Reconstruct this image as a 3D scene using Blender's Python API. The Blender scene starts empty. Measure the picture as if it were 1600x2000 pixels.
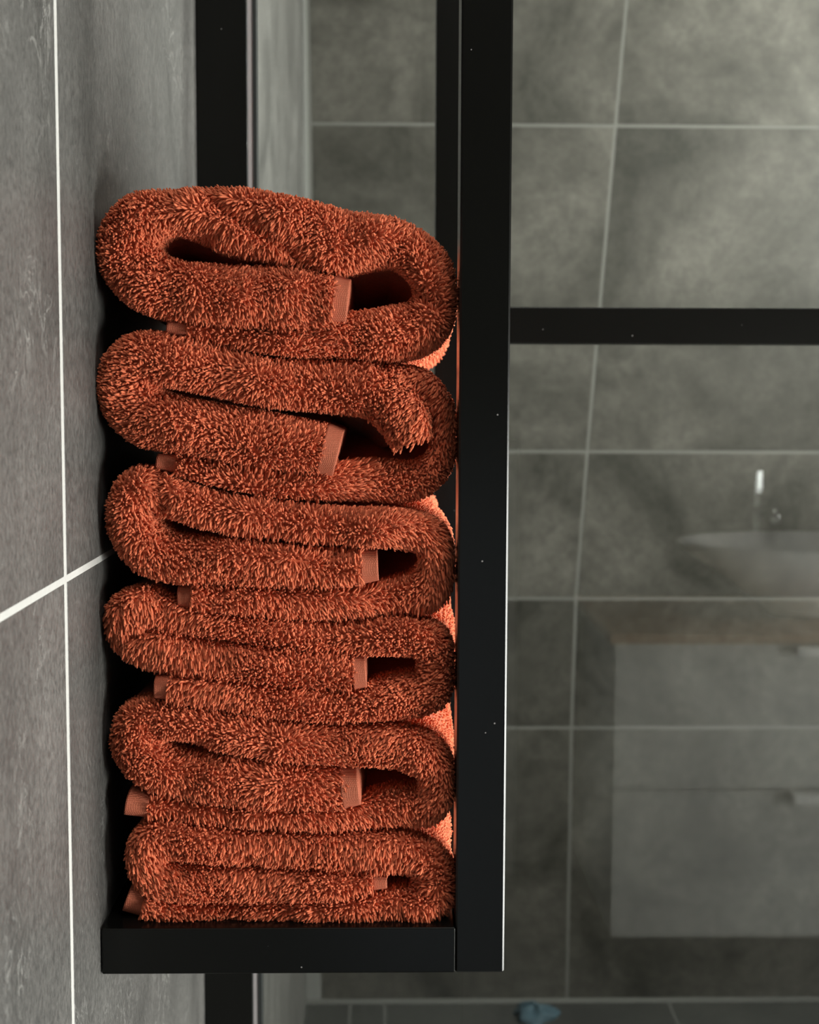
import bpy, math
import numpy as np
from mathutils import Vector, Matrix

# ------------------------------------------------------------------ camera
FPX, CX, CY = 2500.0, 800.0, 960.0           # focal length and principal point in pixels of the 1600x2000 frame
YAW, PITCH, ROLL = math.atan(45 / FPX), math.atan(198 / FPX), 0.0035
CAM_H = 1.261
scene = bpy.context.scene
cd = bpy.data.cameras.new('camera')
cd.sensor_fit = 'VERTICAL'; cd.sensor_height = 36.0; cd.lens = FPX / 2000 * 36.0
cd.shift_x = (800 - CX) / 2000; cd.shift_y = (CY - 1000) / 2000
cd.clip_start = 0.01
cd.dof.use_dof = True; cd.dof.focus_distance = 0.735; cd.dof.aperture_fstop = 12.0
cam = bpy.data.objects.new('camera', cd)
cam.location = (0, 0, CAM_H)
RM = Matrix.Rotation(-YAW, 3, 'Z') @ Matrix.Rotation(math.pi / 2 - PITCH, 3, 'X') @ Matrix.Rotation(ROLL, 3, 'Z')
cam.rotation_euler = RM.to_euler('XYZ')
scene.collection.objects.link(cam); scene.camera = cam

# ------------------------------------------------------------------ world, light, exposure
w = bpy.data.worlds.new('world'); scene.world = w; w.use_nodes = True
w.node_tree.nodes['Background'].inputs[0].default_value = (0.75, 0.85, 1.0, 1)
w.node_tree.nodes['Background'].inputs[1].default_value = 0.6
def area(name, loc, rot, sx, sy, power, col):
    l = bpy.data.lights.new(name, 'AREA'); l.shape = 'RECTANGLE'; l.size = sx; l.size_y = sy
    l.energy = power; l.color = col
    o = bpy.data.objects.new(name, l); o.location = loc; o.rotation_euler = rot
    scene.collection.objects.link(o); return o
XR = 1.75                                              # right wall
WINS = [dict(y0=-0.45, y1=0.25, z0=0.15, z1=1.25, power=74),
        dict(y0=0.60, y1=1.05, z0=0.08, z1=1.15, power=70),
        dict(y0=1.30, y1=1.85, z0=1.50, z1=2.35, power=185)]    # window openings in the right wall; the first is added as fill
for W in WINS:
    area('window_and_fill_light', (XR + 0.10, (W['y0'] + W['y1']) / 2, (W['z0'] + W['z1']) / 2), (0, math.radians(90), 0),
         W['z1'] - W['z0'], W['y1'] - W['y0'], W['power'], (1.0, 0.985, 0.96))
RW = dict(x0=-0.10, x1=0.30, z0=0.12, z1=1.15)          # unseen opening added behind the camera to light the towel fronts
area('frontal_fill_light', ((RW['x0'] + RW['x1']) / 2, -0.70, (RW['z0'] + RW['z1']) / 2), (math.radians(90), 0, math.radians(180)), RW['x1'] - RW['x0'], RW['z1'] - RW['z0'], 58, (1.0, 0.985, 0.96))
FILL_LAMP = (0.42, 0.08, 2.385)                             # unseen ceiling lamp, added as soft fill
area('ceiling_fill_light', FILL_LAMP, (0, 0, 0), 0.36, 0.36, 5, (1.0, 0.96, 0.90))
vs = scene.view_settings
vs.view_transform = 'Standard'; vs.look = 'None'; vs.gamma = 1.0; vs.use_curve_mapping = False
vs.exposure = 0.3
scene.cycles.max_bounces = 8; scene.cycles.transparent_max_bounces = 16
scene.cycles.caustics_reflective = False; scene.cycles.caustics_refractive = False
scene.cycles.use_denoising = True

# ------------------------------------------------------------------ geometry helpers
def ray(px, py):
    return RM @ Vector(((px - CX) / FPX, -(py - CY) / FPX, -1.0))
def at_y(px, py, Y):
    d = ray(px, py); t = Y / d.y
    return Vector((d.x * t, Y, CAM_H + d.z * t))
def at_x(px, py, X):
    d = ray(px, py); t = X / d.x
    return Vector((X, d.y * t, CAM_H + d.z * t))

COL = scene.collection
def link_mesh(name, verts, faces, mat, parent=None, smooth=False, loc=None):
    me = bpy.data.meshes.new(name)
    v = np.asarray(verts, dtype=np.float64)
    if loc is not None: v = v - np.asarray(loc)
    me.from_pydata(v.tolist(), [], faces)
    me.update()
    if smooth: me.polygons.foreach_set('use_smooth', [True] * len(me.polygons))
    me.materials.append(mat)
    o = bpy.data.objects.new(name, me); COL.objects.link(o)
    if loc is not None: o.location = loc
    if parent: o.parent = parent
    return o
def box_vf(x0, x1, y0, y1, z0, z1):
    v = [(x0, y0, z0), (x1, y0, z0), (x1, y1, z0), (x0, y1, z0), (x0, y0, z1), (x1, y0, z1), (x1, y1, z1), (x0, y1, z1)]
    f = [(0, 3, 2, 1), (4, 5, 6, 7), (0, 1, 5, 4), (1, 2, 6, 5), (2, 3, 7, 6), (3, 0, 4, 7)]
    return v, f
def boxes(name, lst, mat, parent=None, bevel=0.0, seg=2, keep=False):
    V, F = [], []
    for b in lst:
        v, f = box_vf(*b); n = len(V); V += v; F += [tuple(i + n for i in q) for q in f]
    a = np.array(V); loc = None if parent else ((a[:, 0].min() + a[:, 0].max()) / 2, (a[:, 1].min() + a[:, 1].max()) / 2, a[:, 2].min())
    if keep: loc = None
    o = link_mesh(name, V, F, mat, parent, loc=loc)
    if bevel:
        m = o.modifiers.new('bevel', 'BEVEL'); m.width = bevel; m.segments = seg; m.limit_method = 'ANGLE'
        if seg > 1:
            o.data.polygons.foreach_set('use_smooth', [True] * len(o.data.polygons))
            o.modifiers.new('wn', 'WEIGHTED_NORMAL')
    return o
def prism(name, quad, off, mat, parent, bevel=0.0012):
    """a slab: four corners (front face) and an offset vector to the back face"""
    off = Vector(off)
    v = [Vector(p) for p in quad] + [Vector(p) + off for p in quad]
    f = [(0, 1, 2, 3), (7, 6, 5, 4), (0, 4, 5, 1), (1, 5, 6, 2), (2, 6, 7, 3), (3, 7, 4, 0)]
    o = link_mesh(name, [tuple(p) for p in v], f, mat, parent)
    import bmesh
    bm = bmesh.new(); bm.from_mesh(o.data); bmesh.ops.recalc_face_normals(bm, faces=bm.faces)
    if bevel: bmesh.ops.bevel(bm, geom=list(bm.edges), offset=bevel, segments=1, affect='EDGES', profile=0.5)
    bm.to_mesh(o.data); bm.free()
    return o
def lathe(name, prof, mat, parent=None, n=40, sx=1.0, loc=(0, 0, 0)):
    V, F = [], []
    for r, z in prof:
        for k in range(n):
            a = 2 * math.pi * k / n; V.append((r * math.cos(a) * sx, r * math.sin(a), z))
    for i in range(len(prof) - 1):
        for k in range(n):
            F.append((i * n + k, i * n + (k + 1) % n, (i + 1) * n + (k + 1) % n, (i + 1) * n + k))
    F.append(tuple(reversed(range(n)))); F.append(tuple(range((len(prof) - 1) * n, len(prof) * n)))
    o = link_mesh(name, V, F, mat, parent, smooth=True); o.location = loc
    return o
def tube(name, pts, r, mat, parent=None, n=14):
    V, F = [], []
    pts = [Vector(p) for p in pts]
    for i, p in enumerate(pts):
        t = (pts[min(i + 1, len(pts) - 1)] - pts[max(i - 1, 0)]).normalized()
        a = t.orthogonal().normalized() if i == 0 else (a - t * a.dot(t)).normalized()
        b = t.cross(a)
        for k in range(n):
            q = 2 * math.pi * k / n; V.append(tuple(p + (a * math.cos(q) + b * math.sin(q)) * r))
    for i in range(len(pts) - 1):
        for k in range(n): F.append((i * n + k, i * n + (k + 1) % n, (i + 1) * n + (k + 1) % n, (i + 1) * n + k))
    F.append(tuple(reversed(range(n)))); F.append(tuple(range((len(pts) - 1) * n, len(pts) * n)))
    return link_mesh(name, V, F, mat, parent, smooth=True)
def thing(name, label, cat, loc, group=None):
    o = bpy.data.objects.new(name, None); COL.objects.link(o); o.location = loc; o.empty_display_size = 0.05
    return tag(o, label, cat, group)
def tag(o, label, cat, group=None):
    o['label'] = label; o['category'] = cat
    if group: o['group'] = group
    return o
def under(parent, objs):
    bpy.context.view_layer.update()
    for c in objs:
        c.parent = parent; c.matrix_parent_inverse = parent.matrix_world.inverted()
def struct(o, label):
    o['kind'] = 'structure'; o['label'] = label; return o

# ------------------------------------------------------------------ materials
def mat_new(name):
    m = bpy.data.materials.new(name); m.use_nodes = True
    nt = m.node_tree; return m, nt, nt.nodes['Principled BSDF']
def N(nt, t, **kw):
    n = nt.nodes.new(t)
    for k, v in kw.items():
        if k.startswith('i_'): n.inputs[k[2:].replace('_', ' ')].default_value = v
        else: setattr(n, k, v)
    return n
def plain(name, col, rough=0.5, metal=0.0, bump=0.0, bscale=300, var=0.0):
    m, nt, b = mat_new(name)
    b.inputs['Base Color'].default_value = (*col, 1); b.inputs['Roughness'].default_value = rough; b.inputs['Metallic'].default_value = metal
    no = N(nt, 'ShaderNodeTexNoise', i_Scale=bscale, i_Detail=3.0)
    geo = N(nt, 'ShaderNodeNewGeometry'); nt.links.new(geo.outputs['Position'], no.inputs['Vector'])
    if var:
        mx = N(nt, 'ShaderNodeMix', data_type='RGBA')
        mx.inputs[6].default_value = (*[c * (1 - var) for c in col], 1); mx.inputs[7].default_value = (*[min(1, c * (1 + var)) for c in col], 1)
        nt.links.new(no.outputs[0], mx.inputs[0]); nt.links.new(mx.outputs[2], b.inputs['Base Color'])
    if bump:
        bp = N(nt, 'ShaderNodeBump', i_Strength=bump, i_Distance=0.001)
        nt.links.new(no.outputs[0], bp.inputs['Height']); nt.links.new(bp.outputs[0], b.inputs['Normal'])
    return m
def tile_mat(name, c0, c1, c2, rough, stretch=(1, 1, 1), fine=140, vein=0.5, bump=0.25, big=3.0, veinscale=16, con=0.2):
    m, nt, b = mat_new(name); L = nt.links.new
    geo = N(nt, 'ShaderNodeNewGeometry'); oi = N(nt, 'ShaderNodeObjectInfo')
    vm = N(nt, 'ShaderNodeVectorMath', operation='MULTIPLY'); vm.inputs[1].default_value = stretch
    L(geo.outputs['Position'], vm.inputs[0])
    sc = N(nt, 'ShaderNodeMath', operation='MULTIPLY'); sc.inputs[1].default_value = 37.0; L(oi.outputs['Random'], sc.inputs[0])
    ad = N(nt, 'ShaderNodeVectorMath', operation='ADD'); L(vm.outputs[0], ad.inputs[0]); L(sc.outputs[0], ad.inputs[1])
    n1 = N(nt, 'ShaderNodeTexNoise', i_Scale=big, i_Detail=6.0, i_Roughness=0.62, i_Distortion=0.7); L(ad.outputs[0], n1.inputs['Vector'])
    r1 = N(nt, 'ShaderNodeValToRGB'); r1.color_ramp.elements[0].position = 0.33; r1.color_ramp.elements[1].position = 0.70
    r1.color_ramp.elements[0].color = (*c0, 1); r1.color_ramp.elements[1].color = (*c1, 1); L(n1.outputs[0], r1.inputs[0])
    n2 = N(nt, 'ShaderNodeTexNoise', i_Scale=fine, i_Detail=4.0, i_Roughness=0.7); L(ad.outputs[0], n2.inputs['Vector'])
    r2 = N(nt, 'ShaderNodeValToRGB'); r2.color_ramp.elements[0].position = 0.35; r2.color_ramp.elements[1].position = 0.68
    r2.color_ramp.elements[0].color = (1 - con, 1 - con, 1 - con, 1); r2.color_ramp.elements[1].color = (1 + con, 1 + con, 1 + con, 1); L(n2.outputs[0], r2.inputs[0])
    mu = N(nt, 'ShaderNodeMix', data_type='RGBA', blend_type='MULTIPLY'); mu.inputs[0].default_value = 1
    L(r1.outputs[0], mu.inputs[6]); L(r2.outputs[0], mu.inputs[7])
    n3 = N(nt, 'ShaderNodeTexNoise', i_Scale=veinscale, i_Detail=5.0, i_Roughness=0.6, i_Distortion=1.6); L(ad.outputs[0], n3.inputs['Vector'])
    ab = N(nt, 'ShaderNodeMath', operation='SUBTRACT'); ab.inputs[1].default_value = 0.5; L(n3.outputs[0], ab.inputs[0])
    ab2 = N(nt, 'ShaderNodeMath', operation='ABSOLUTE'); L(ab.outputs[0], ab2.inputs[0])
    rv = N(nt, 'ShaderNodeValToRGB'); rv.color_ramp.elements[0].position = 0.0; rv.color_ramp.elements[1].position = 0.014
    rv.color_ramp.elements[0].color = (1, 1, 1, 1); rv.color_ramp.elements[1].color = (0, 0, 0, 1); L(ab2.outputs[0], rv.inputs[0])
    n4 = N(nt, 'ShaderNodeTexNoise', i_Scale=veinscale * 0.45, i_Detail=2.0); L(ad.outputs[0], n4.inputs['Vector'])
    r4 = N(nt, 'ShaderNodeValToRGB'); r4.color_ramp.elements[0].position = 0.52; r4.color_ramp.elements[1].position = 0.66; L(n4.outputs[0], r4.inputs[0])
    m4 = N(nt, 'ShaderNodeMath', operation='MULTIPLY'); L(rv.outputs[0], m4.inputs[0]); L(r4.outputs[0], m4.inputs[1])
    m5 = N(nt, 'ShaderNodeMath', operation='MULTIPLY'); m5.inputs[1].default_value = vein; L(m4.outputs[0], m5.inputs[0])
    mv = N(nt, 'ShaderNodeMix', data_type='RGBA'); L(m5.outputs[0], mv.inputs[0]); L(mu.outputs[2], mv.inputs[6]); mv.inputs[7].default_value = (*c2, 1)
    L(mv.outputs[2], b.inputs['Base Color'])
    b.inputs['Roughness'].default_value = rough
    bp = N(nt, 'ShaderNodeBump', i_Strength=bump, i_Distance=0.0008); L(n2.outputs[0], bp.inputs['Height']); L(bp.outputs[0], b.inputs['Normal'])
    return m

M_TILE_L = tile_mat('grey_stone_tile', (0.034, 0.0325, 0.030), (0.086, 0.0825, 0.0775), (0.26, 0.255, 0.24), 0.45, (1, 1, 0.7), 330, 0.6, 0.8, big=7.0, veinscale=30, con=0.42)
M_TILE_B = tile_mat('grey_shower_tile', (0.018, 0.017, 0.0135), (0.075, 0.0705, 0.061), (0.12, 0.12, 0.10), 0.5, (1, 1, 1), 45, 0.15, 0.1, big=3.0)
M_TILE_B.node_tree.nodes['Principled BSDF'].inputs['Specular IOR Level'].default_value = 0.2
M_TILE_F = tile_mat('dark_floor_tile', (0.014, 0.014, 0.013), (0.028, 0.028, 0.025), (0.06, 0.06, 0.055), 0.45, (1, 1, 1), 60, 0.1, 0.1)
M_GROUT = plain('light_grout', (0.33, 0.325, 0.31), 0.9, bump=0.2, var=0.08)
M_FGROUT = plain('floor_grout', (0.045, 0.045, 0.04), 0.85)
M_STRIP = plain('corner_sealant', (0.15, 0.15, 0.14), 0.8)
M_GROUT_B = plain('shower_grout', (0.085, 0.083, 0.075), 0.9, bump=0.2, var=0.08)
M_BLACK = plain('black_powder_coated_metal', (0.0042, 0.0042, 0.0036), 0.26, bump=0.02, bscale=900)
M_BLACK.node_tree.nodes['Principled BSDF'].inputs['Specular IOR Level'].default_value = 0.2
def add_dust(m):
    nt = m.node_tree; L = nt.links.new; b = nt.nodes['Principled BSDF']
    geo = N(nt, 'ShaderNodeNewGeometry'); v = N(nt, 'ShaderNodeTexVoronoi', i_Scale=85.0); L(geo.outputs['Position'], v.inputs['Vector'])
    lt = N(nt, 'ShaderNodeMath', operation='LESS_THAN'); lt.inputs[1].default_value = 0.045; L(v.outputs['Distance'], lt.inputs[0])
    no = N(nt, 'ShaderNodeTexNoise', i_Scale=16.0); L(geo.outputs['Position'], no.inputs['Vector'])
    gt = N(nt, 'ShaderNodeMath', operation='GREATER_THAN'); gt.inputs[1].default_value = 0.54; L(no.outputs[0], gt.inputs[0])
    mu = N(nt, 'ShaderNodeMath', operation='MULTIPLY'); L(lt.outputs[0], mu.inputs[0]); L(gt.outputs[0], mu.inputs[1])
    mx = N(nt, 'ShaderNodeMix', data_type='RGBA'); L(mu.outputs[0], mx.inputs[0]); mx.inputs[6].default_value = b.inputs['Base Color'].default_value[:]; mx.inputs[7].default_value = (0.22, 0.21, 0.2, 1)
    L(mx.outputs[2], b.inputs['Base Color'])
add_dust(M_BLACK)
M_GASKET = plain('pale_rubber_gasket', (0.42, 0.39, 0.39), 0.6)
M_GASKET_D = plain('dark_rubber_gasket', (0.012, 0.014, 0.013), 0.5)
M_PAINT = plain('white_paint', (0.72, 0.72, 0.70), 0.8)
M_CAB = plain('white_lacquer', (0.50, 0.50, 0.48), 0.45)
M_CERAMIC = plain('white_ceramic', (0.85, 0.85, 0.84), 0.12)
M_CHROME = plain('chrome', (0.85, 0.87, 0.88), 0.12, 1.0)
M_BLUE = plain('blue_cloth', (0.008, 0.028, 0.04), 0.8, var=0.3, bscale=60)
M_FLOOR = plain('dark_grey_floor', (0.10, 0.10, 0.095), 0.5, var=0.2, bscale=8)
def wood_mat():
    m, nt, b = mat_new('oak_worktop'); L = nt.links.new
    geo = N(nt, 'ShaderNodeNewGeometry'); vm = N(nt, 'ShaderNodeVectorMath', operation='MULTIPLY'); vm.inputs[1].default_value = (1.5, 30, 30)
    L(geo.outputs['Position'], vm.inputs[0])
    n1 = N(nt, 'ShaderNodeTexNoise', i_Scale=3.0, i_Detail=6.0); L(vm.outputs[0], n1.inputs['Vector'])
    r = N(nt, 'ShaderNodeValToRGB'); r.color_ramp.elements[0].color = (0.20, 0.11, 0.055, 1); r.color_ramp.elements[1].color = (0.42, 0.26, 0.145, 1)
    L(n1.outputs[0], r.inputs[0]); L(r.outputs[0], b.inputs['Base Color']); b.inputs['Roughness'].default_value = 0.45
    return m
M_WOOD = wood_mat()
def glass_mat(name, r0, tint):
    m = bpy.data.materials.new(name); m.use_nodes = True; nt = m.node_tree; L = nt.links.new
    nt.nodes.clear(); out = N(nt, 'ShaderNodeOutputMaterial')
    tr = N(nt, 'ShaderNodeBsdfTransparent'); tr.inputs[0].default_value = (*tint, 1)
    gl = N(nt, 'ShaderNodeBsdfGlossy'); gl.inputs['Roughness'].default_value = 0.0; gl.inputs[0].default_value = (1, 1, 1, 1)
    lw = N(nt, 'ShaderNodeLayerWeight', i_Blend=0.5)                  # Schlick reflectance of a glass surface
    pw = N(nt, 'ShaderNodeMath', operation='POWER'); pw.inputs[1].default_value = 5.0; L(lw.outputs['Facing'], pw.inputs[0])
    ma = N(nt, 'ShaderNodeMath', operation='MULTIPLY_ADD'); ma.inputs[1].default_value = 1 - r0; ma.inputs[2].default_value = r0; L(pw.outputs[0], ma.inputs[0])
    mx = N(nt, 'ShaderNodeMixShader'); L(ma.outputs[0], mx.inputs[0]); L(tr.outputs[0], mx.inputs[1]); L(gl.outputs[0], mx.inputs[2]); L(mx.outputs[0], out.inputs[0])
    return m
M_GLASS = glass_mat('clear_glass', 0.04, (0.97, 0.985, 0.97))
def terry_mat(name, col, island, transl=0.08):
    m, nt, b = mat_new(name); L = nt.links.new
    b.inputs['Roughness'].default_value = 0.85; b.inputs['Specular IOR Level'].default_value = 0.25
    b.inputs['Sheen Weight'].default_value = 0.25; b.inputs['Sheen Roughness'].default_value = 0.5; b.inputs['Sheen Tint'].default_value = (1.0, 0.6, 0.45, 1)
    geo = N(nt, 'ShaderNodeNewGeometry')
    r = N(nt, 'ShaderNodeValToRGB'); r.color_ramp.elements[0].color = (col[0] * 0.72, col[1] * 0.62, col[2] * 0.58, 1); r.color_ramp.elements[1].color = (min(1, col[0] * 1.22), col[1] * 1.35, col[2] * 1.4, 1)
    if island: L(geo.outputs['Random Per Island'], r.inputs[0])
    else:
        no = N(nt, 'ShaderNodeTexNoise', i_Scale=500.0, i_Detail=3.0); L(geo.outputs['Position'], no.inputs['Vector']); L(no.outputs[0], r.inputs[0])
        bp = N(nt, 'ShaderNodeBump', i_Strength=0.6, i_Distance=0.0015); L(no.outputs[0], bp.inputs['Height']); L(bp.outputs[0], b.inputs['Normal'])
    L(r.outputs[0], b.inputs['Base Color'])
    t = N(nt, 'ShaderNodeBsdfTranslucent'); L(r.outputs[0], t.inputs[0])
    mx = N(nt, 'ShaderNodeMixShader'); mx.inputs[0].default_value = transl
    out = nt.nodes['Material Output']; L(b.outputs[0], mx.inputs[1]); L(t.outputs[0], mx.inputs[2]); L(mx.outputs[0], out.inputs[0])
    return m
TERRY = (0.70, 0.165, 0.073)
M_PILE = terry_mat('rust_terry_loops', TERRY, True)
M_BODY = terry_mat('rust_terry_ground', (0.55, 0.11, 0.045), False, 0.05)
def hem_mat():
    m, nt, b = mat_new('rust_woven_hem'); L = nt.links.new
    geo = N(nt, 'ShaderNodeNewGeometry')
    ws = []
    for rot in ((1, 1, 0), (0, 0, 1)):
        vm = N(nt, 'ShaderNodeVectorMath', operation='MULTIPLY'); vm.inputs[1].default_value = rot; L(geo.outputs['Position'], vm.inputs[0])
        wv = N(nt, 'ShaderNodeTexWave', i_Scale=620.0, i_Distortion=0.6); wv.bands_direction = 'DIAGONAL' ; L(vm.outputs[0], wv.inputs['Vector']); ws.append(wv)
    mu = N(nt, 'ShaderNodeMath', operation='MULTIPLY'); L(ws[0].outputs['Fac'], mu.inputs[0]); L(ws[1].outputs['Fac'], mu.inputs[1])
    r = N(nt, 'ShaderNodeValToRGB'); r.color_ramp.elements[0].color = (0.42, 0.098, 0.047, 1); r.color_ramp.elements[1].color = (0.60, 0.19, 0.105, 1); L(mu.outputs[0], r.inputs[0])
    L(r.outputs[0], b.inputs['Base Color']); b.inputs['Roughness'].default_value = 0.85
    bp = N(nt, 'ShaderNodeBump', i_Strength=0.5, i_Distance=0.0005); L(mu.outputs[0], bp.inputs['Height']); L(bp.outputs[0], b.inputs['Normal'])
    return m
M_HEM = hem_mat()

# ------------------------------------------------------------------ planes of the place
YF = 0.72                                   # front face of the shelf frame
TUBE = 0.029                                # square tube of the shelf and screen
YG = 1.13                                   # front face of the shower screen frame
YPANE = YG + 0.013
XW = at_y(196, 1860, YF).x                  # left wall
YB = at_x(592, 300, XW).y                   # back wall of the shower
print('XW', XW, 'YB', YB, 'floor err', at_y(1100, 1955, YB).z)
CEIL = 2.42
YREAR = -0.58
TH = 0.008                                  # tile thickness

# left wall: grout bed and tiles
wl = struct(boxes('wall_left', [(XW - 0.12, XW - 0.0002, YREAR, YB + 0.1, 0, CEIL)], M_GROUT, keep=True), 'grey stone tiled wall running along the left side')
ys = at_x(124, 900, XW).y                   # near vertical joint
zs = at_x(62, 1171, XW).z                   # horizontal joint
g = 0.0018
GV = 0.0029
def ltile(y0, y1, z0, z1):
    prism('tile', [(XW, y0, z0), (XW, y0, z1), (XW, y1, z1), (XW, y1, z0)], (-TH, 0, 0), M_TILE_L, wl, 0.0003)
yj = YG + 0.02
cols = [(YREAR, ys - 0.6 - GV), (ys - 0.6 + GV, ys - GV), (ys + GV, yj - GV)]
for a, b in cols:
    for c, d in ((0, zs - 0.6 - g), (zs - 0.6 + g, zs - g), (zs + g, zs + 0.6 - g), (zs + 0.6 + g, CEIL)):
        ltile(a, b, c, d)
for c, d in ((0, zs - g), (zs + g, CEIL)):
    ltile(yj + GV, YB, c, d)

# back wall of the shower
wb = struct(boxes('wall_back', [(XW - 0.12, XR + 0.1, YB + 0.0006, YB + 0.12, 0, CEIL)], M_GROUT_B, keep=True), 'grey tiled back wall of the shower behind the glass')
seam = ([-400, 0, 245, 670, 880, 1165, 1420, 1955], [1262, 1221, 1203, 1166, 1148, 1126, 1117, 1108])
edge = ([-400, 0, 245, 880, 1420, 1955], [594, 603, 607, 614, 620, 628])
def bp(px, py): return at_y(px, py, YB)
rows_px = [1955, 1421, 1169, 882, 245, -390]
zrow = [0.0] + [bp(1100, r).z for r in rows_px[1:-1]] + [CEIL]
gb = 0.0028
def px_of_z(z):      # picture row of a height on the back wall (the wall is vertical, so one row per height)
    lo, hi = -1500.0, 2600.0
    for _ in range(40):
        m = (lo + hi) / 2
        if bp(1100, m).z > z: lo = m
        else: hi = m
    return lo
for i in range(len(zrow) - 1):
    z0, z1 = zrow[i] + (gb if i else 0.0), zrow[i + 1] - gb
    pa, pb = px_of_z(z0), px_of_z(z1)
    fa = lambda p: bp(float(np.interp(p, *edge)), p).x
    fs = lambda p: bp(float(np.interp(p, *seam)), p).x
    e0, e1, s0, s1 = fa(pa), fa(pb), fs(pa), fs(pb)
    c = ((e0 + gb, e1 + gb, s0 - gb, s1 - gb), (s0 + gb, s1 + gb, s0 + 0.60, s1 + 0.60), (s0 + 0.605, s1 + 0.605, XR, XR))
    for a0, a1, b0, b1 in c:
        prism('tile', [(a0, YB, z0), (b0, YB, z0), (b1, YB, z1), (a1, YB, z1)], (0, TH, 0), M_TILE_B, wb, 0.0008)
# narrow corner strip between the walls
ct = at_y(590, 1955, YB)
p0, p1 = px_of_z(0.0), px_of_z(CEIL)
fa = lambda p: bp(float(np.interp(p, *edge)), p).x
strip = prism('corner_strip', [(XW, YB - 0.001, 0.0), (fa(1955) - gb, YB - 0.001, 0.0), (fa(-390) - gb, YB - 0.001, CEIL), (XW, YB - 0.001, CEIL)], (0, TH, 0), M_STRIP, wb, 0.0008)

# floor
fl = struct(boxes('floor', [(XW - 0.12, XR + 0.12, YREAR - 0.1, YB + 0.12, -0.1, -0.0008)], M_FGROUT, keep=True), 'dark grey tiled bathroom floor')
def fx(px): return at_y(px, 1957, YB).x
jx = [XW, fx(685), fx(752), fx(1304), fx(1304) + 0.6, XR]
for a, b in zip(jx[:-1], jx[1:]):
    y1 = YB - 0.004
    for k in range(3):
        y0 = y1 - (0.6 if b - a > 0.3 else 0.6)
        if y0 < YG: y0 = YG + 0.05
        prism('floor_tile', [(a + 0.0025, y0 + 0.0025, 0), (b - 0.0025, y0 + 0.0025, 0), (b - 0.0025, y1 - 0.0025, 0), (a + 0.0025, y1 - 0.0025, 0)], (0, 0, -TH), M_TILE_F, fl, 0.0008)
        y1 = y0
        if y1 <= YG + 0.06: break
prism('sealant_joint', [(XW, YB - 0.010, 0.0006), (XR, YB - 0.010, 0.0006), (XR, YB - 0.001, 0.007), (XW, YB - 0.001, 0.007)], (0, 0.0005, -0.003), M_FGROUT, fl, 0)
prism('floor_slab', [(XW, YREAR, 0), (XR, YREAR, 0), (XR, YG + 0.045, 0), (XW, YG + 0.045, 0)], (0, 0, -TH), M_FLOOR, fl, 0)

# ceiling, right wall with window, wall behind the camera
struct(boxes('ceiling', [(XW - 0.12, XR + 0.12, YREAR - 0.12, YB + 0.12, CEIL, CEIL + 0.1)], M_PAINT, keep=True), 'plain white bathroom ceiling')
wy = [YREAR - 0.1] + [W[k] for W in WINS for k in ('y0', 'y1')] + [YB + 0.12]
pcs = [(XR, XR + 0.14, wy[k], wy[k + 1], 0, CEIL) for k in range(0, len(wy), 2)]
for W in WINS:
    pcs += [(XR, XR + 0.14, W['y0'], W['y1'], 0, W['z0']), (XR, XR + 0.14, W['y0'], W['y1'], W['z1'], CEIL)]
wr = struct(boxes('wall_right', pcs, M_TILE_B, keep=True), 'grey right wall with three window openings, one added as fill')
y0, y1 = YREAR - 0.12, YREAR
struct(boxes('wall_rear', [(XW, RW['x0'], y0, y1, 0, CEIL), (RW['x1'], XR, y0, y1, 0, CEIL), (RW['x0'], RW['x1'], y0, y1, 0, RW['z0']), (RW['x0'], RW['x1'], y0, y1, RW['z1'], CEIL)], M_TILE_B, keep=True), 'grey wall carrying the washstand opposite the shower')
struct(boxes('light_blocker_wall', [(0.66 + TUBE + 0.001, XR, YG, YG + 0.09, 0, CEIL)], M_TILE_B, keep=True), 'added grey light-blocking wall at the end of the shower screen')  # unseen wall added to keep window light off the near left wall
fill_frame = struct(boxes('window_4', [(RW['x0'], RW['x0'] + 0.02, -0.66, -0.62, RW['z0'], RW['z1']), (RW['x1'] - 0.02, RW['x1'], -0.66, -0.62, RW['z0'], RW['z1']),
    (RW['x0'] + 0.02, RW['x1'] - 0.02, -0.66, -0.62, RW['z0'], RW['z0'] + 0.02), (RW['x0'] + 0.02, RW['x1'] - 0.02, -0.66, -0.62, RW['z1'] - 0.02, RW['z1'])], M_PAINT, keep=True), 'added narrow low fill window opposite the towel shelf')
boxes('pane', [(RW['x0'] + 0.02, RW['x1'] - 0.02, -0.642, -0.638, RW['z0'] + 0.02, RW['z1'] - 0.02)], M_GLASS, fill_frame)
for k, W in enumerate(WINS):
    y0, y1, z0, z1 = W['y0'], W['y1'], W['z0'], W['z1']; fw = 0.035
    wn = struct(boxes('window_%d' % (k + 1), [(XR + 0.02, XR + 0.07, y0, y0 + fw, z0, z1), (XR + 0.02, XR + 0.07, y1 - fw, y1, z0, z1),
               (XR + 0.02, XR + 0.07, y0 + fw, y1 - fw, z0, z0 + fw), (XR + 0.02, XR + 0.07, y0 + fw, y1 - fw, z1 - fw, z1)], M_PAINT, keep=True),
               ('added white framed fill window beside the washstand', 'white framed tall window next to the shower screen', 'white framed high window inside the shower')[k])
    boxes('pane', [(XR + 0.043, XR + 0.047, y0 + fw, y1 - fw, z0 + fw, z1 - fw)], M_GLASS, wn)

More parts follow.
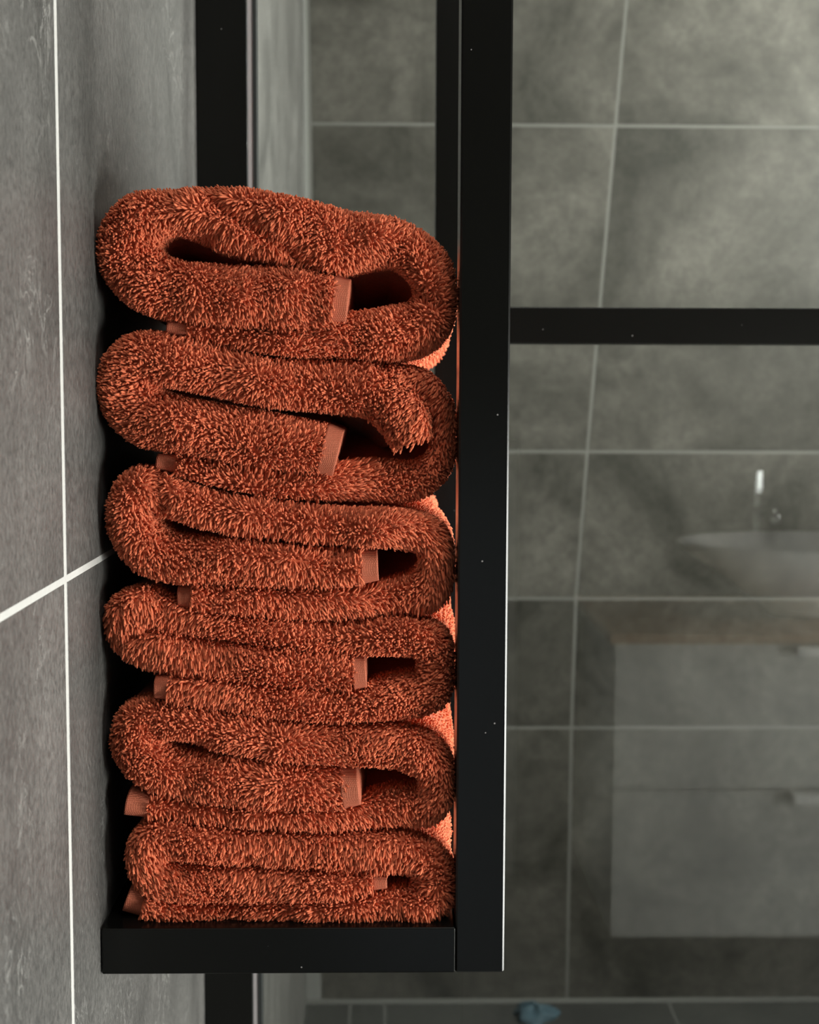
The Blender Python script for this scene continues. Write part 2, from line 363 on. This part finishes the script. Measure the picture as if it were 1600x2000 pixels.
# ------------------------------------------------------------------ shower screen (frame and panes in one plane)
sc_o = thing('shower_screen', 'black framed glass shower screen behind the towel shelf', 'shower screen', (XW + 0.4, YG + TUBE / 2, 0))
xa1 = at_y(483, 200, YG).x; xm0 = at_y(852, 200, YG).x; xm1 = xm0 + TUBE
zr0 = at_y(1300, 672, YG).z; zr1 = at_y(1300, 600.5, YG).z
xe = 0.66
parts = []
parts.append(boxes('wall_post', [(XW, xa1, YG, YG + TUBE, 0, CEIL)], M_BLACK, bevel=0.0012, keep=True))
parts.append(boxes('gasket', [(xa1, xa1 + 0.0045, YG + 0.006, YG + 0.02, 0, CEIL)], M_GASKET, keep=True))
parts.append(boxes('gasket', [(xa1 + 0.0045, xa1 + 0.0075, YG + 0.005, YG + 0.021, 0, CEIL)], M_GASKET_D, keep=True))
zmp = at_y(700, 1865, YG).z
parts.append(boxes('middle_post', [(xm0, xm1, YG, YG + TUBE, zmp, CEIL)], M_BLACK, bevel=0.0012, keep=True))
parts.append(boxes('end_post', [(xe, xe + TUBE, YG, YG + TUBE, 0, CEIL)], M_BLACK, bevel=0.0012, keep=True))
parts.append(boxes('cross_rail', [(xm1, xe, YG, YG + TUBE, zr0, zr1)], M_BLACK, bevel=0.0012, keep=True))
for a, b, c, d in ((xa1 + 0.0075, xm0, zmp, CEIL), (xm1, xe, 0.005, zr0), (xm1, xe, zr1, CEIL), (xa1 + 0.0075, xm1, 0.005, zmp)):
    parts.append(boxes('glass_pane', [(a, b, YPANE, YPANE + 0.006, c, d)], M_GLASS, keep=True))
under(sc_o, parts)

# ------------------------------------------------------------------ towel shelf: L-shaped frame with bottom tray
zt = at_y(540, 1813, YF).z; zb = at_y(590, 1902, YF).z
xp1 = at_y(1002, 100, YF).x; xp0 = at_y(902, 100, YF).x
xp1 = 0.5 * (xp1 + at_y(985, 1880, YF).x); xp0 = 0.5 * (xp0 + at_y(890, 1780, YF).x)
sh = thing('towel_shelf', 'black metal wall shelf with tall front post holding the folded towels', 'shelf', ((XW + xp1) / 2, YF + 0.2, zb))
parts = [boxes('front_post', [(xp0, xp1, YF, YF + TUBE, zb, CEIL)], M_BLACK, bevel=0.0011, seg=1, keep=True),
         boxes('front_rail', [(XW + 0.0005, xp0, YF, YF + TUBE, zb, zt)], M_BLACK, bevel=0.0012, seg=3, keep=True),
         boxes('side_rail', [(xp0, xp1, YF + TUBE, YG, zb, zt)], M_BLACK, bevel=0.0010, keep=True),
         boxes('tray', [(XW + 0.0005, xp0, YF + TUBE, YG, zt - 0.004, zt)], M_BLACK, keep=True)]
under(sh, parts)

# ------------------------------------------------------------------ towels
YT = 0.742                                  # depth at which the fold outlines were read
YTF = 0.729                                 # front of the fluffy faces (without the loops)
M2PX = (at_y(700, 1000, YT) - at_y(600, 1000, YT)).length / 100
RNG = np.random.default_rng(7)
TDEPTH = 0.24
def spline(ctrl, step_px=3.2):
    P = np.array([list(c) + [0.0] * (4 - len(c)) for c in ctrl], float)
    P = np.vstack([2 * P[0] - P[1], P, 2 * P[-1] - P[-2]])
    out = []
    for i in range(1, len(P) - 2):
        p0, p1, p2, p3 = P[i - 1:i + 3]
        n = max(3, int(np.hypot(*(p2 - p1)[:2]) / step_px))
        t = np.linspace(0, 1, n, endpoint=False)[:, None]
        # centripetal-ish tension keeps the curls round
        m1, m2 = (p2 - p0) * 0.5, (p3 - p1) * 0.5
        L = np.hypot(*(p2 - p1)[:2]) + 1e-6
        m1 = m1 * min(1, L / (np.hypot(*m1[:2]) + 1e-6)); m2 = m2 * min(1, L / (np.hypot(*m2[:2]) + 1e-6))
        h = (2*t**3 - 3*t**2 + 1) * p1 + (t**3 - 2*t**2 + t) * m1 + (-2*t**3 + 3*t**2) * p2 + (t**3 - t**2) * m2
        out.append(h)
    out.append(P[-2][None])
    Q = np.vstack(out)
    d = np.r_[0, np.cumsum(np.hypot(np.diff(Q[:, 0]), np.diff(Q[:, 1])))]
    n = int(d[-1] / step_px) + 1
    s = np.linspace(0, d[-1], n)
    return np.stack([np.interp(s, d, Q[:, k]) for k in range(4)], 1), s
def wob(a, b, seed, f):
    r = np.random.default_rng(seed); o = np.zeros(np.broadcast(a, b).shape)
    for _ in range(7):
        k = r.normal(0, 1, 2) * f; o = o + np.sin(a * k[0] + b * k[1] + r.uniform(0, 6.28))
    return o / 2.65
# profile across the fold: lateral -1..1 and distance behind the front (in units explained below)
def profile():
    side = [1.0, 0.62, 0.34, 0.2, 0.12, 0.08, 0.05, 0.03, 0.015]
    lat = [1.0] * len(side); arc = [0.0] * len(side); dep = side[:]
    ph = np.linspace(0, math.pi, 19)
    for p in ph:
        c, s = math.cos(p), math.sin(p)
        lat.append(math.copysign(abs(c) ** 0.92, c)); arc.append(1 - abs(s) ** 0.92); dep.append(0.0)
    lat += [-1.0] * len(side); arc += [0.0] * len(side); dep += side[::-1]
    a = np.array(arc); n = len(side)
    a[:n] = 1; a[-n:] = 1
    return np.array(lat), a, np.array(dep), n
LAT, ARC, DEP, NS = profile()
def surface(ctrl, seed, creases, back=(0, 0), lump=1.0, fat=0.957):
    Q, s = spline(ctrl)
    px, py, h, dy = Q.T
    k = 5; ker = np.ones(k) / k
    tx, ty = np.gradient(px), np.gradient(py)
    l = np.hypot(tx, ty); tx, ty = tx / l, ty / l
    tx = np.convolve(np.pad(tx, 4, 'edge'), np.ones(9) / 9, 'valid'); ty = np.convolve(np.pad(ty, 4, 'edge'), np.ones(9) / 9, 'valid')
    l = np.hypot(tx, ty); tx, ty = tx / l, ty / l
    nx, ny = ty, -tx
    h = h * fat; hm = h * M2PX
    D = np.minimum(hm * 1.15, 0.019)
    ax = px[:, None] + nx[:, None] * LAT * h[:, None]
    ay = py[:, None] + ny[:, None] * LAT * h[:, None]
    Y = YTF + dy[:, None] * 0.001 + D[:, None] * ARC[None] + DEP[None] * TDEPTH
    front = np.clip(1 - DEP * 6, 0, 1)[None]
    plug = np.where(LAT < 0, np.clip((DEP - 0.1) / 0.3, 0, 1), 0.0)[None] * 62 * np.clip(s[-1] / 900, 0, 1)
    ax = ax - nx[:, None] * plug; ay = ay - ny[:, None] * plug
    Y = Y + front * lump * 0.0018 * wob(ax / 60, ay / 60, seed, 0.9) + front * lump * 0.0011 * wob(ax / 25, ay / 25, seed + 1, 0.9)
    for (x0, y0, x1, y1, wd, dp) in creases:
        vx, vy = x1 - x0, y1 - y0; L2 = vx * vx + vy * vy
        t = np.clip(((ax - x0) * vx + (ay - y0) * vy) / L2, 0, 1)
        d2 = (ax - x0 - t * vx) ** 2 + (ay - y0 - t * vy) ** 2
        Y = Y + front * dp * 0.001 * np.exp(-d2 / wd ** 2) * np.clip(np.minimum(t, 1 - t) * 6 + 0.25, 0, 1)
    ax = ax + DEP[None] * back[0] + (1 - front) * 5 * wob(Y * 40, ay / 60, seed + 2, 1); ay = ay + DEP[None] * back[1] + (1 - front) * 5 * wob(ax / 50, Y * 40, seed + 3, 1)
    # picture units at the reference depth -> metres
    o = at_y(0, 0, YT); u = at_y(1600, 0, YT); v = at_y(0, 2000, YT); uv = at_y(1600, 2000, YT)
    A, B = ax / 1600, ay / 2000
    dirx = (ax - CX) / FPX; diry = -(ay - CY) / FPX
    R = np.array(RM)
    dx = R[0, 0] * dirx + R[0, 1] * diry - R[0, 2]; dyy = R[1, 0] * dirx + R[1, 1] * diry - R[1, 2]; dz = R[2, 0] * dirx + R[2, 1] * diry - R[2, 2]
    X = dx / dyy * YT; Z = CAM_H + dz / dyy * YT
    return np.stack([X, Y, Z], -1), Q
def grid_faces(n, m):
    i = np.arange(n - 1)[:, None] * m + np.arange(m - 1)[None]
    return np.stack([i, i + m, i + m + 1, i + 1], -1).reshape(-1, 4)
def np_mesh(name, V, quads, tris, mat):
    me = bpy.data.meshes.new(name)
    nq, ntr = len(quads), len(tris)
    me.vertices.add(len(V)); me.vertices.foreach_set('co', np.ascontiguousarray(V, dtype=np.float32).ravel())
    loops = np.concatenate([quads.ravel(), tris.ravel()]) if ntr else quads.ravel()
    me.loops.add(len(loops)); me.loops.foreach_set('vertex_index', loops.astype(np.int32))
    st = np.concatenate([np.arange(nq) * 4, nq * 4 + np.arange(ntr) * 3]).astype(np.int32)
    me.polygons.add(nq + ntr); me.polygons.foreach_set('loop_start', st)
    me.polygons.foreach_set('use_smooth', np.ones(nq + ntr, dtype=bool))
    me.update(calc_edges=True); me.validate()
    me.materials.append(mat)
    o = bpy.data.objects.new(name, me); COL.objects.link(o); return o
def closed(S):
    """grid plus end caps and open back"""
    n, m = S.shape[:2]
    V = S.reshape(-1, 3); F = [tuple(q) for q in grid_faces(n, m)]
    F.append(tuple(range(m))); F.append(tuple(reversed(range((n - 1) * m, n * m))))
    b = [i * m for i in range(n)] ; e = [i * m + m - 1 for i in range(n)]
    for i in range(n - 1): F.append((b[i], e[i], e[i + 1], b[i + 1]))
    return V, F
SP = 0.00151
def loops_on(S, Q, seed, length=0.0042, rad=0.00078, keep_out=None):
    r = np.random.default_rng(seed)
    n, m = S.shape[:2]
    du = np.gradient(S, axis=0); dv = np.gradient(S, axis=1)
    nr = np.cross(du, dv); nr /= np.linalg.norm(nr, axis=-1, keepdims=True) + 1e-12
    mid = S[:, m // 2 - 1:m // 2 + 2]
    # make normals point out (front centre must face -y)
    if nr[:, m // 2, 1].mean() > 0: nr = -nr
    c = 0.5 * (S[:, NS + 2] + S[:, m - NS - 3])
    lim0 = 0.055 if True else 0
    ok = np.arange(m)
    a, b = ok[0], ok[-1]
    pts, nms, fac = [], [], []
    stepu = np.linalg.norm(np.diff(S[:, m // 2], axis=0), axis=1)
    cum = np.r_[0, np.cumsum(stepu)]
    for s0 in np.arange(0, cum[-1] - SP * 0.3, SP):
        fi = np.interp(s0 + SP / 2, cum, np.arange(n)); i = int(min(fi, n - 2)); f = fi - i
        row = S[i] * (1 - f) + S[i + 1] * f; nrow = nr[i] * (1 - f) + nr[i + 1] * f
        wid = np.linalg.norm(du[i], axis=1) / (stepu[min(i, len(stepu) - 1)] + 1e-9) * SP
        seg = np.linalg.norm(np.diff(row[a:b + 1], axis=0), axis=1) * np.clip(0.5 * (wid[a:b] + wid[a + 1:b + 1]), SP * 0.2, SP * 4)
        # thin out far back
        dd = 0.5 * (DEP[a:b] + DEP[a + 1:b + 1]) * TDEPTH
        latm = 0.5 * (LAT[a:b] + LAT[a + 1:b + 1])
        right = Q[i, 0] > 770
        seg = seg * np.where((latm > 0) & right, np.where(dd > 0.05, 0.2, np.where(dd > 0.02, 0.45, 1.0)), np.where(dd > np.where(latm > 0, 0.009, 0.013), 0.0, 1.0))
        cu = np.r_[0, np.cumsum(seg)]
        t = np.arange(r.uniform(0, 1) * SP * SP, cu[-1], SP * SP)
        t = t + r.uniform(-0.3, 0.3, len(t)) * SP * SP
        t = np.clip(t, 0, cu[-1] * 0.9999)
        j = np.searchsorted(cu, t, side='right') - 1; g = (t - cu[j]) / (seg[j] + 1e-15); j = j + a
        p = row[j] * (1 - g[:, None]) + row[j + 1] * g[:, None]; q = nrow[j] * (1 - g[:, None]) + nrow[j + 1] * g[:, None]
        tt = du[i] / (np.linalg.norm(du[i], axis=1, keepdims=True) + 1e-12)
        p = p + tt[j] * (r.uniform(-0.5, 0.5, len(p)) * SP)[:, None]
        pts.append(p); nms.append(q)
    P = np.vstack(pts); Nn = np.vstack(nms); Nn /= np.linalg.norm(Nn, axis=1, keepdims=True)
    return P, Nn
def build_loops(P, Nn, seed, length=0.0040, rad=0.00066):
    r = np.random.default_rng(seed); n = len(P)
    flow = np.stack([wob(P[:, 0] * 90, P[:, 2] * 90, seed + k, 0.55) for k in range(3)], 1)
    flow[:, 2] -= 0.35
    flow = flow - Nn * (flow * Nn).sum(1, keepdims=True)
    d0 = Nn + 0.30 * flow + r.normal(0, 0.27, (n, 3)); d0 /= np.linalg.norm(d0, axis=1, keepdims=True)
    bend = 0.9 * flow + r.normal(0, 0.45, (n, 3)); bend[:, 2] -= 0.2
    bend = bend - d0 * (bend * d0).sum(1, keepdims=True)
    L = (length * r.uniform(0.72, 1.2, n) * np.clip(0.5 + 0.75 * np.abs(Nn[:, 1]), 0.5, 1.0))[:, None]; Rr = rad * r.uniform(0.8, 1.2, n)
    ts = np.array([0.0, 0.45, 0.85, 1.0]); rs = np.array([0.75, 1.0, 1.0, 0.66]); ns = 4
    V = np.empty((n, len(ts) * ns + 1, 3), np.float32)
    ref = r.normal(0, 1, (n, 3))
    base = P - Nn * 0.0006
    for k, (t, q) in enumerate(zip(ts, rs)):
        c = base + L * (d0 * t + bend * 0.5 * t * t)
        tg = d0 + bend * t; tg /= np.linalg.norm(tg, axis=1, keepdims=True)
        a = ref - tg * (ref * tg).sum(1, keepdims=True); a /= np.linalg.norm(a, axis=1, keepdims=True); b = np.cross(tg, a)
        for s in range(ns):
            an = 2 * math.pi * s / ns
            V[:, k * ns + s] = c + (a * math.cos(an) + b * math.sin(an)) * (Rr * q)[:, None]
    V[:, -1] = c + tg * (Rr * 0.55)[:, None]
    nv = V.shape[1]
    q1 = []
    for k in range(len(ts) - 1):
        for s in range(ns):
            q1.append((k * ns + s, k * ns + (s + 1) % ns, (k + 1) * ns + (s + 1) % ns, (k + 1) * ns + s))
    t1 = [((len(ts) - 1) * ns + s, (len(ts) - 1) * ns + (s + 1) % ns, nv - 1) for s in range(ns)]
    off = (np.arange(n) * nv)[:, None, None]
    return V.reshape(-1, 3), (np.array(q1)[None] + off).reshape(-1, 4), (np.array(t1)[None] + off).reshape(-1, 3)

NT = [0]
def hem_surface(p_in, p_out, h_in, h_out, dy):
    return [(p_in[0], p_in[1], h_in, dy), ((p_in[0] + p_out[0]) / 2, (p_in[1] + p_out[1]) / 2, (h_in + h_out) / 2, dy), (p_out[0], p_out[1], h_out, dy)]
def towel(label, ribbons, hems, creases, seed, back=(8, 0)):
    bodies, P_, N_ = [], [], []
    V, F = [], []
    for k, c in enumerate(ribbons):
        S, Q = surface(c, seed + 10 * k, creases, back)
        v, f = closed(S); n0 = len(V); V += [tuple(x) for x in v]; F += [tuple(i + n0 for i in q) for q in f]
        p, nn = loops_on(S, Q, seed + k); P_.append(p); N_.append(nn)
    A = np.array(V)
    root = thing('folded_towel', label, 'towel', ((A[:, 0].min() + A[:, 0].max()) / 2, YTF + TDEPTH / 2, A[:, 2].min()), 'rust orange towels stacked on the shelf')
    body = link_mesh('terry_fabric', V, F, M_BODY, smooth=True)
    P, Nn = np.vstack(P_), np.vstack(N_)
    NT[0] += len(P)
    vv, qq, tt = build_loops(P, Nn, seed + 5)
    pile = np_mesh('terry_pile', vv, qq, tt, M_PILE); pile['kind'] = 'stuff'
    parts = [body, pile]
    for (pi, po, hi, ho, dy) in hems:
        S, Q = surface(hem_surface(pi, po, hi, ho, dy - 1.5), seed + 99, [], back, lump=0.2, fat=1.10)
        v, f = closed(S)
        hm = link_mesh('hem', v, f, M_HEM, smooth=True); hm['label'] = 'smooth woven hem band'
        parts.append(hm)
    under(root, parts)
    return root

# control points: (column, row, half thickness, set-back in mm)
towel('topmost folded rust orange towel, plumpest of the stack, dark pocket at right',
      [[(650, 594, 54, -2), (560, 586, 62, -2), (450, 580, 62, -1), (350, 570, 60), (285, 545, 60), (247, 490, 60), (272, 437, 58), (335, 416, 42), (400, 420, 52), (456, 432, 66), (580, 456, 68), (660, 473, 64), (720, 472, 53), (780, 480, 44), (832, 518, 44), (850, 575, 40, 2), (828, 632, 52, 3), (770, 652, 54, 4), (690, 656, 44, 5), (590, 670, 26, 6), (470, 660, 19, 7), (365, 645, 15, 8)]],
      [((650, 594), (681, 597), 54, 47, -1), ((368, 645), (328, 640), 14, 11, 9)],
      [(392, 389, 590, 500, 13, 7), (800, 560, 860, 600, 12, 4), (560, 490, 640, 540, 14, 4), (330, 455, 420, 470, 14, 5)], 11, (22, 22))
towel('folded rust orange towel second from the top, its upper layer curling down at right',
      [[(630, 878, 50, -2), (520, 860, 54, -2), (410, 842, 54, -1), (330, 828, 56), (278, 808, 60), (247, 756, 60), (275, 704, 56), (350, 708, 50), (510, 745, 46), (650, 756, 50), (735, 766, 54, -1), (785, 810, 52, -2), (805, 862, 40, -2)],
       [(760, 748, 34, 6), (820, 752, 32, 8), (860, 795, 26, 9), (868, 845, 22, 9), (858, 900, 28, 8), (810, 938, 36, 7), (700, 938, 40, 6), (560, 945, 26, 6), (450, 928, 24, 6), (345, 906, 17, 7)]],
      [((630, 878), (662, 886), 49, 44, -1), ((348, 906), (308, 901), 17, 14, 8)],
      [(300, 770, 380, 775, 18, 6), (330, 850, 300, 880, 20, 3), (330, 870, 430, 900, 18, 4), (715, 780, 740, 860, 12, 3)], 23, (4, 0))
towel('folded rust orange towel third from the top, flat tucked layer and wide pocket',
      [[(705, 1104, 33, -1), (610, 1105, 38, -1), (460, 1096, 44, -1), (340, 1090, 44), (288, 1068, 50), (258, 1008, 48), (278, 955, 44), (340, 972, 36), (420, 996, 36), (510, 1010, 36), (660, 1026, 36), (775, 1030, 38), (838, 1050, 36), (852, 1098, 34, 2), (838, 1146, 44, 4), (790, 1164, 38, 5), (710, 1172, 34, 4), (560, 1176, 28, 2), (460, 1166, 25, 2), (378, 1162, 22, 2)]],
      [((705, 1104), (739, 1102), 32, 26, 0), ((380, 1162), (352, 1163), 22, 20, 4)],
      [(310, 920, 330, 1000, 12, 6), (300, 1020, 340, 1035, 14, 5)], 37, (2, 0))
towel('folded rust orange towel fourth from the top, leftmost curl reaching towards the wall',
      [[(690, 1311, 33, -1), (600, 1302, 36, -1), (510, 1293, 36, -1), (400, 1280, 36), (320, 1266, 42), (270, 1240, 52), (256, 1205, 52), (290, 1185, 40), (360, 1205, 26, 2), (510, 1229, 26, 2), (660, 1244, 28, 1), (775, 1240, 36), (838, 1252, 38), (850, 1298, 34, 2), (838, 1346, 44, 3), (780, 1360, 44, 3), (660, 1374, 32, 1), (560, 1366, 31), (460, 1350, 29), (338, 1337, 23)]],
      [((690, 1311), (716, 1309), 32, 27, 0), ((340, 1337), (308, 1336), 23, 20, 1)],
      [(255, 1240, 310, 1222, 12, 5), (300, 1150, 330, 1190, 14, 4)], 51, (30, 0))
towel('folded rust orange towel fifth from the top, round rolled curl at left',
      [[(668, 1537, 38, -1), (560, 1530, 43, -1), (460, 1521, 47, -1), (360, 1512, 44), (305, 1495, 48), (268, 1455, 50), (278, 1410, 46), (340, 1406, 38, 2), (400, 1414, 38, 1), (460, 1424, 38), (560, 1442, 37), (660, 1452, 39), (775, 1455, 42), (836, 1478, 40), (852, 1528, 32, 2), (832, 1570, 38, 3), (760, 1576, 34, 4), (660, 1590, 22, 4), (560, 1590, 17, 4), (410, 1583, 15, 4), (290, 1572, 18, 4)]],
      [((668, 1537), (702, 1533), 37, 30, 0), ((293, 1572), (250, 1564), 19, 23, 6)],
      [(330, 1450, 410, 1440, 16, 7), (290, 1400, 350, 1470, 14, 4)], 67, (30, 0))
towel('lowest folded rust orange towel, pressed flat on the black shelf',
      [[(728, 1713, 15), (660, 1716, 22, -1), (560, 1717, 31, -1), (460, 1718, 35, -1), (350, 1716, 35), (305, 1704, 38), (286, 1668, 38), (305, 1634, 36), (370, 1638, 34), (460, 1646, 34), (560, 1650, 34), (660, 1655, 36), (740, 1658, 38), (805, 1668, 40), (846, 1698, 40), (846, 1740, 40), (805, 1764, 38), (710, 1766, 35, 2), (600, 1770, 30, 2), (460, 1778, 24, 2), (360, 1780, 22, 2), (282, 1762, 22, 3)]],
      [((728, 1713), (756, 1712), 15, 11, 3), ((284, 1762), (250, 1750), 23, 26, 6)],
      [(440, 1760, 640, 1752, 10, 3), (600, 1640, 620, 1690, 12, 3), (480, 1650, 520, 1690, 14, 3), (760, 1700, 840, 1700, 12, 4), (780, 1740, 850, 1735, 10, 3)], 83, (4, 0))
print('loops', NT[0])

# ------------------------------------------------------------------ washstand opposite the screen (seen mirrored in the glass)
DV = 2.40
YV = 2 * YPANE - DV                          # front of the cabinet
vx = lambda px, d=DV: at_y(px, 1500, d).x
vz = lambda py, d=DV: at_y(1350, py, d).z
X0, X1 = vx(1199), vx(1199) + 0.82
zc0, zc1 = vz(1832), vz(1258)
cab = thing('vanity_cabinet', 'white wall-hung vanity cabinet with two drawers, mirrored in the shower glass', 'cabinet', ((X0 + X1) / 2, YV - 0.2, zc0))
zm = vz(1544)
body = boxes('cabinet_body', [(X0 + 0.002, X1, YREAR + 0.001, YV - 0.02, zc0, zc1)], M_CAB, keep=True)
parts = [body]
for a, b in ((zc0, zm - 0.0015), (zm + 0.0015, zc1)):
    d = boxes('drawer', [(X0, X1, YV - 0.019, YV, a, b)], M_CAB, bevel=0.001, keep=True)
    h = boxes('handle', [(vx(1545), vx(1545) + 0.14, YV, YV + 0.030, b - 0.020, b - 0.002)], M_CERAMIC, bevel=0.003, keep=True)
    under(d, [h]); parts.append(d)
under(cab, parts)
zct = vz(1238)
tag(boxes('countertop', [(X0 - 0.012, X1 + 0.012, YREAR + 0.001, YV + 0.012, zc1 + 0.001, zct)], M_WOOD, bevel=0.002),
    'oak countertop on the white vanity, mirrored in the shower glass', 'countertop')
XB, YBAS = 0.868, YV - 0.20
bs = lathe('washbasin', [(0.001, 0.0), (0.075, 0.0), (0.085, 0.012), (0.10, 0.03), (0.16, 0.075), (0.225, 0.122), (0.252, 0.142), (0.258, 0.152), (0.254, 0.156), (0.247, 0.152), (0.225, 0.135), (0.16, 0.095), (0.10, 0.062), (0.04, 0.05), (0.001, 0.05)], M_CERAMIC, n=64, loc=(XB, YBAS, zct + 0.0005))
bs.scale = (1.05, 0.68, 1.0)
tag(bs, 'white oval vessel washbasin standing on the oak countertop', 'washbasin')
XFA, YFA = 0.822, YV - 0.41
fa_o = thing('faucet', 'tall chrome faucet behind the white washbasin', 'faucet', (XFA, YFA, zct))
fb = lathe('faucet_body', [(0.001, 0), (0.026, 0), (0.026, 0.006), (0.013, 0.01), (0.013, 0.23), (0.001, 0.23)], M_CHROME, loc=(XFA, YFA, zct + 0.0005), n=24)
fh = boxes('faucet_handle', [(-0.0095, 0.0095, -0.005, 0.005, 0, 0.056)], M_CHROME, bevel=0.002, keep=True)
fh.location = (XFA, YFA, zct + 0.232); fh.rotation_euler = (math.radians(-4), 0, math.radians(-9))
fs = tube('spout', [(XFA, YFA + 0.01, zct + 0.2), (XFA, YFA + 0.06, zct + 0.212), (XFA, YFA + 0.11, zct + 0.214), (XFA, YFA + 0.135, zct + 0.205), (XFA, YFA + 0.142, zct + 0.185)], 0.010, M_CHROME)
under(fa_o, [fb, fh, fs])
lp = thing('added_ceiling_lamp', 'added square white flush ceiling lamp for fill light', 'lamp', FILL_LAMP)  # body of the added fill lamp
M_DIFF, _nt, _b = mat_new('fill_lamp_diffuser'); _b.inputs['Emission Color'].default_value = (1, 0.96, 0.9, 1); _b.inputs['Emission Strength'].default_value = 2.0
lx, ly, lz = FILL_LAMP
under(lp, [boxes('fill_lamp_housing', [(lx - 0.2, lx + 0.2, ly - 0.2, ly + 0.2, lz + 0.012, CEIL)], M_PAINT, bevel=0.004, keep=True),
           boxes('diffuser', [(lx - 0.19, lx + 0.19, ly - 0.19, ly + 0.19, lz + 0.004, lz + 0.0118)], M_DIFF, keep=True)])
# small blue cloth on the shower floor
def cloth():
    p = at_y(1045, 1955, YB - 0.05)
    n, m = 14, 28; V, F = [], []
    for i in range(n):
        th = math.pi / 2 * i / (n - 1)
        for k in range(m):
            a = 2 * math.pi * k / m
            rr = 1 + 0.16 * math.sin(3 * a + 1.0 + 2 * th) + 0.09 * math.sin(7 * a - 3 * th)
            V.append((0.026 * rr * math.cos(a) * math.cos(th), 0.03 * rr * math.sin(a) * math.cos(th), 0.024 * math.sin(th) * (1 + 0.2 * math.sin(4 * a))))
    for i in range(n - 1):
        for k in range(m): F.append((i * m + k, i * m + (k + 1) % m, (i + 1) * m + (k + 1) % m, (i + 1) * m + k))
    V = [(x * 1.7, y * 1.3, z * 0.8) for x, y, z in V]
    o = link_mesh('cloth', V, F, M_BLUE, smooth=True); o.location = (p.x, YB - 0.06, 0.0)
    tag(o, 'small crumpled blue cloth on the shower floor by the back wall', 'cloth')
cloth()
